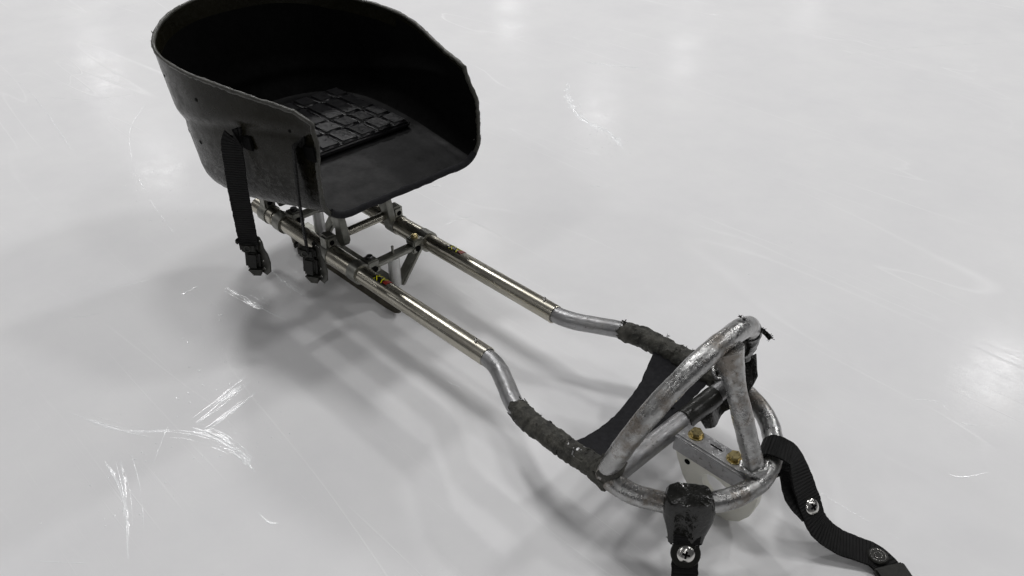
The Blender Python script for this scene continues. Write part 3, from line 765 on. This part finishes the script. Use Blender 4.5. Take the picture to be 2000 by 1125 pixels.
OUT = [profile(s, 0.0) for s in ss]; INN = [profile(s, 0.0055) for s in ss]
nv_ = len(OUT[0]); bm = bmesh.new()
vo = [[bm.verts.new(p) for p in row] for row in OUT]; vi = [[bm.verts.new(p) for p in row] for row in INN]
for i in range(NS-1):
    for k in range(nv_-1):
        f = bm.faces.new((vo[i][k], vo[i+1][k], vo[i+1][k+1], vo[i][k+1])); f.material_index = 0
        f = bm.faces.new((vi[i][k], vi[i][k+1], vi[i+1][k+1], vi[i+1][k])); f.material_index = 2 if k < 6 else (0 if k >= nv_-(7 if 36 < i < 84 else 3) else 1)
    f = bm.faces.new((vo[i][-1], vo[i+1][-1], vi[i+1][-1], vi[i][-1]))
for k in range(nv_-1):
    bm.faces.new((vo[0][k], vo[0][k+1], vi[0][k+1], vi[0][k])); bm.faces.new((vo[-1][k+1], vo[-1][k], vi[-1][k], vi[-1][k+1]))
bmesh.ops.remove_doubles(bm, verts=bm.verts, dist=0.00005)
bmesh.ops.dissolve_degenerate(bm, edges=bm.edges, dist=0.00001)
bucket = bmobj('bucket_seat', bm, ['bucket_shell', 'bucket_lining', 'bucket_floor'], sled, True, 50)
# worn edging running round the whole open edge
loop = [(a+b)/2 for a, b in zip([r[-1] for r in OUT], [r[-1] for r in INN])]
loop += [(OUT[-1][k]+INN[-1][k])/2 for k in range(nv_-2, 0, -1)]
loop += [(OUT[0][k]+INN[0][k])/2 for k in range(0, nv_-1)]
cl_ = [loop[0]]
for p in loop[1:]:
    if (p-cl_[-1]).length > 0.0035: cl_.append(p)
V, F = tube_geo(cl_, 0.0038, n=10, closed=True, amp=0.0016, nscale=120, seed=6)
trim = mesh('edge_trim', V, F, 'edge_worn', bucket, True, 60)
bm = bmesh.new()
frays(bm, [wall(s, 1.0)[0] for s in (0.36, 0.37, 0.38, 0.385, 0.39, 0.41)], 14, 0.006, 5)
frays(bm, [wall(0.998, 0.25)[0]+Vector((0, .003, 0))], 3, 0.012, 4)
tag(bmobj('edge_fray', bm, 'edge_worn', bucket, False), kind='stuff')
# front lip: dark bar of tape across the front floor edge
lipp = [OUT[0][k]+Vector((0.001, 0, 0.004)) for k in range(7, -1, -1)] + [OUT[-1][k]+Vector((0.001, 0, 0.004)) for k in range(1, 8)]
V, F = tube_geo(spline(lipp, 0.006), 0.0062, n=12, amp=0.0014, nscale=50, seed=3)
mesh('front_lip', V, F, 'black_fabric', bucket, True, 50)
# bolt holes in the shell
def on_wall(s, q):
    p, nn = wall(s, q); a, _ = wall(s, q+0.02); b, _ = wall(s+0.004, q)
    nrm = (a-p).cross(b-p).normalized()
    if nrm.dot(Vector((p.x+0.5, p.y, 0))) < 0: nrm = -nrm
    return p, nrm
for (s, q, r) in ((0.335, 0.86, 0.0028), (0.27, 0.83, 0.0036), (0.31, 0.44, 0.0038), (0.345, 0.45, 0.003), (0.355, 0.42, 0.003), (0.20, 0.60, 0.0036), (0.06, 0.82, 0.003)):
    p, nrm = on_wall(s, q)
    cyl('bolt_hole', p-nrm*0.002, p+nrm*0.0006, r, 'hole_black', bucket, n=14, bev=0.0002)

# side straps hanging on the near wall, each from a slot, with a ratchet buckle
def side_strap(s, q, length, yaw, wdt, lean, byaw):
    p, nrm = on_wall(s, q)
    wv = Vector((math.cos(yaw), math.sin(yaw), 0))
    # worn slot patch
    e = Vector((nrm.x, nrm.y, 0)).normalized()
    slot, _ = on_wall(s-0.025, q-0.02)
    o_ = p + e*0.012
    pts = [p - e*0.004 + Vector((0.012, 0, 0.004)), p + e*0.006 + Vector((0.006, 0, 0.004)), o_ + Vector((0, 0, -0.004)), o_ + e*0.004 + Vector((lean*0.2, 0, -0.05)),
           o_ + e*0.006 + Vector((lean*0.55, 0, -length*0.5)), o_ + e*0.006 + Vector((lean, 0, -length))]
    st = ribbon('side_strap', pts, [Vector((0.3, 0, 1)), wv*0.6+Vector((0, 0, 0.5)), wv, wv, wv, wv], wdt, 0.0032, 'webbing', sled)
    bm = bmesh.new(); bm_box(bm, (0.034, 0.004, 0.026), basis((1, 0, 0.15), (0, 0, 1), slot + e*0.0005), 0.0018)
    bmobj('slot_patch', bm, 'hole_black', st)
    end = pts[-1]
    wv = Vector((math.cos(byaw), math.sin(byaw), 0)); wdt = min(wdt, 0.031)
    B = basis(wv, (0, 0, 1), end)       # local x across strap, z up, y depth
    f = B.to_3x3() @ Vector((0, 1, 0))
    bm = bmesh.new()
    bm_box(bm, (wdt+0.003, 0.012, 0.022), B @ Matrix.Translation((-0.001, 0, -0.004)), 0.005, 3)
    bm_box(bm, (wdt-0.004, 0.016, 0.040), B @ Matrix.Translation((0.002, 0, -0.030)) @ Matrix.Rotation(0.10, 4, 'Y'), 0.006, 3)
    bm_box(bm, (0.006, 0.010, 0.010), B @ Matrix.Translation((-wdt/2-0.004, 0, 0.008)), 0.002)
    bk = bmobj('buckle', bm, 'buckle_plastic', st)
    poly = [(-0.006, 0.012), (0.000, 0.018), (0.008, 0.017), (0.013, 0.008), (0.014, -0.006), (0.020, -0.016), (0.023, -0.034), (0.020, -0.054), (0.010, -0.064), (0.000, -0.060), (-0.008, -0.05), (-0.006, -0.02)]
    for dx in (wdt/2-0.002,):
        prism('cheek_plate', poly, B @ Matrix.Translation((dx, 0.004, 0)) @ Matrix.Rotation(math.radians(-22), 4, 'Z') @ Matrix.Rotation(math.pi/2, 4, 'X'), 0.0022, 'buckle_metal', st, 0.0005)
    for (px, pz, r) in ((0.003, 0.011, 0.0016), (0.009, 0.010, 0.0016), (0.007, -0.034, 0.0016), (0.006, -0.050, 0.0026)):
        Q = B @ Matrix.Translation((wdt/2-0.002, 0.004, 0)) @ Matrix.Rotation(math.radians(-22), 4, 'Z')
        a = Q @ Vector((px, 0, pz)); fq = Q.to_3x3() @ Vector((0, 1, 0)); cyl('rivet', a-fq*0.0018, a+fq*0.0018, r, 'steel_bright', st, n=14, bev=0.0004)
    for k in range(5):
        box('tooth', (wdt*(0.82-0.09*k), 0.018-0.002*k, 0.0022), B @ Matrix.Translation((0.005, 0, -0.049-0.0032*k)), 'buckle_metal', st, 0.0004)
    cc = B @ Vector((-0.002, -0.0065, -0.004))
    P = [cc + wv*math.cos(a)*0.0055 + Vector((0, 0, 1))*math.sin(a)*0.0055 for a in [2*math.pi*i/20 for i in range(20)]]
    V, F = tube_geo(P, 0.001, n=6, closed=True); mesh('eyelet', V, F, 'buckle_metal', st, True, 60)
side_strap(0.195, 0.62, 0.205, 0.75, 0.035, -0.006, 0.75)
side_strap(0.040, 0.74, 0.185, -0.42, 0.030, -0.002, 0.55)

# ------------------------------------------------------------------ seat cushion lying in the bucket
cush = bpy.data.objects.new('seat_cushion', None); C.objects.link(cush)
tag(cush, 'black quilted vinyl seat cushion lying inside the bucket seat', 'cushion')
cush.location = (-0.572, 0.0, 0.2885)
cush.rotation_euler = (0, -math.radians(0.3), 0)
bm = bmesh.new(); bm_box(bm, (0.244, 0.292, 0.012), Matrix.Translation((0.0, 0, 0.006)), 0.004, 3); bmobj('base', bm, 'vinyl', cush)
ys = [-0.143, -0.098, -0.055, -0.012, 0.03, 0.07, 0.107, 0.143]
def cell(x0, x1, y0, y1, h):
    g = 0.0010
    bm = bmesh.new(); bm_box(bm, (x1-x0-g*2, y1-y0-g*2, h), Matrix.Translation(((x0+x1)/2, (y0+y1)/2, 0.008+h/2+rnd.uniform(-.0012, .0012)))@Matrix.Rotation(rnd.uniform(-.03,.03),4,'X')@Matrix.Rotation(rnd.uniform(-.02,.02),4,'Y'), 0.0042, 3)
    bmobj('cell', bm, 'vinyl', cush, True, 60)
xs = [-0.120, -0.072, 0.018, 0.066, 0.120]
for j in range(7):
    y0, y1 = ys[j], ys[j+1]
    for i in range(4):
        cell(xs[i]+rnd.uniform(-.003, .003)*(i > 0), xs[i+1], y0, y1, 0.0095)

# ------------------------------------------------------------------ scraped ice
MARKS = {
    0.016: [[(-0.896, 1.121), (-0.813, 1.024), (-0.701, 0.943), (-0.611, 0.916), (-0.559, 0.91), (-0.442, 0.843)]],
    0.008: [[(-0.664, -0.297), (-0.667, -0.257)], [(-0.624, -0.219), (-0.529, -0.205), (-0.44, -0.192)], [(-0.303, -0.446), (-0.318, -0.387), (-0.337, -0.328)],
            [(-0.281, -0.452), (-0.295, -0.391), (-0.305, -0.344)], [(-0.298, -0.453), (-0.237, -0.432), (-0.153, -0.425)], [(-0.985, 1.292), (-0.891, 1.338), (-0.772, 1.403)],
            [(-0.079, -0.47), (-0.046, -0.469), (-0.034, -0.459)], [(-0.665, 0.354), (-0.652, 0.378)], [(-0.396, 0.635), (-0.345, 0.672)]],
    0.0045: [[(-0.616, -0.121), (-0.548, -0.124), (-0.477, -0.122)], [(-0.325, -0.421), (-0.341, -0.365), (-0.352, -0.329)], [(-0.479, -0.586), (-0.37, -0.531), (-0.282, -0.461), (-0.168, -0.417)],
             [(-0.24, -0.448), (-0.19, -0.431), (-0.14, -0.434)], [(-0.317, -0.574), (-0.228, -0.599), (-0.128, -0.638)], [(-0.328, -0.586), (-0.251, -0.595), (-0.198, -0.609)],
             [(-2.271, -0.118), (-2.051, -0.114), (-1.749, -0.148), (-1.47, -0.191)], [(-1.69, 0.113), (-1.526, -0.014), (-1.332, -0.096), (-1.101, -0.159), (-0.865, -0.198)],
             [(0.6, 0.311), (0.619, 0.32), (0.643, 0.358)], [(0.568, 0.434), (0.6, 0.455), (0.621, 0.486)], [(0.491, 0.436), (0.524, 0.46), (0.544, 0.453)], [(-0.108, -0.093), (-0.06, -0.082), (-0.033, -0.083)]],
    0.003: [[(-2.808, 0.053), (-2.738, 0.213), (-2.707, 0.396), (-2.688, 0.618)], [(-2.918, 0.088), (-2.92, 0.202), (-2.929, 0.273)], [(-1.947, -0.105), (-1.824, -0.016), (-1.746, 0.156)],
            [(0.48, 0.14), (0.513, 0.139), (0.604, 0.141)], [(-0.503, 0.254), (-0.495, 0.302), (-0.479, 0.351)], [(-0.229, -0.742), (-0.195, -0.714), (-0.156, -0.678)],
            [(-0.426, 1.911), (-0.296, 2.175), (-0.024, 2.566)], [(-0.27, -0.535), (-0.316, -0.496), (-0.333, -0.479)], [(-0.876, -0.415), (-0.788, -0.378), (-0.756, -0.307)], [(-0.831, -0.521), (-0.747, -0.484), (-0.708, -0.417)]]}
sd = 1
for wd, lst in MARKS.items():
    for pts in lst:
        sd += 1; gouge('scratch', pts, wd*0.8, min(0.0010, wd*0.10), sd, 0.6)
        if wd > 0.004 and math.dist(pts[0], pts[-1]) > 0.085 and pts[0][0] < 0.4 and pts[0][0] > -1.0:                                   # finer parallel cuts and a frosted smear beside each deep one
            for k in range(4 if wd > 0.006 else 2):
                ox, oy = rnd.gauss(0, 0.010), rnd.gauss(0, 0.010); sc_k = rnd.uniform(0.5, 1.0)
                mx, my = pts[len(pts)//2]
                q = [(mx+(x-mx)*sc_k+ox, my+(y-my)*sc_k+oy) for x, y in pts]
                gouge('scratch', q, rnd.uniform(0.0012, 0.0035), 0.0003, sd*10+k, 0.8)
            gouge('frost_smear', [(x+rnd.gauss(0, 0.003), y+rnd.gauss(0, 0.003)) for x, y in pts], wd*2.4, 0.00015, sd*31, 1.2)
# loose ice crumbs around the scraped spots
bm = bmesh.new(); cr = random.Random(3)
for (cx, cy, sp_, n) in ((-0.54, -0.23, 0.05, 26), (-0.53, -0.125, 0.03, 24), (-0.43, -0.34, 0.06, 20), (-0.28, -0.41, 0.06, 46), (-0.20, -0.42, 0.04, 24), (-0.258, -0.59, 0.05, 16), (-0.557, 0.87, 0.04, 40), (-0.49, 0.82, 0.035, 24), (-1.1, -0.14, 0.10, 20), (0.0, 0.0, 0.6, 14), (-1.4, 0.5, 0.8, 14)):
    for _ in range(n):
        x, y = cr.gauss(cx, sp_), cr.gauss(cy, sp_); r = cr.uniform(0.0006, 0.0018)
        g = bmesh.ops.create_icosphere(bm, subdivisions=1, radius=r)['verts']
        for v in g: v.co = Vector((v.co.x*cr.uniform(.6, 1.9)+x, v.co.y*cr.uniform(.6, 1.9)+y, v.co.z*cr.uniform(.2, .4)+r*0.12))
crumbs = bmobj('ice_crumbs', bm, 'frost', ice, False)
tag(crumbs, kind='stuff')
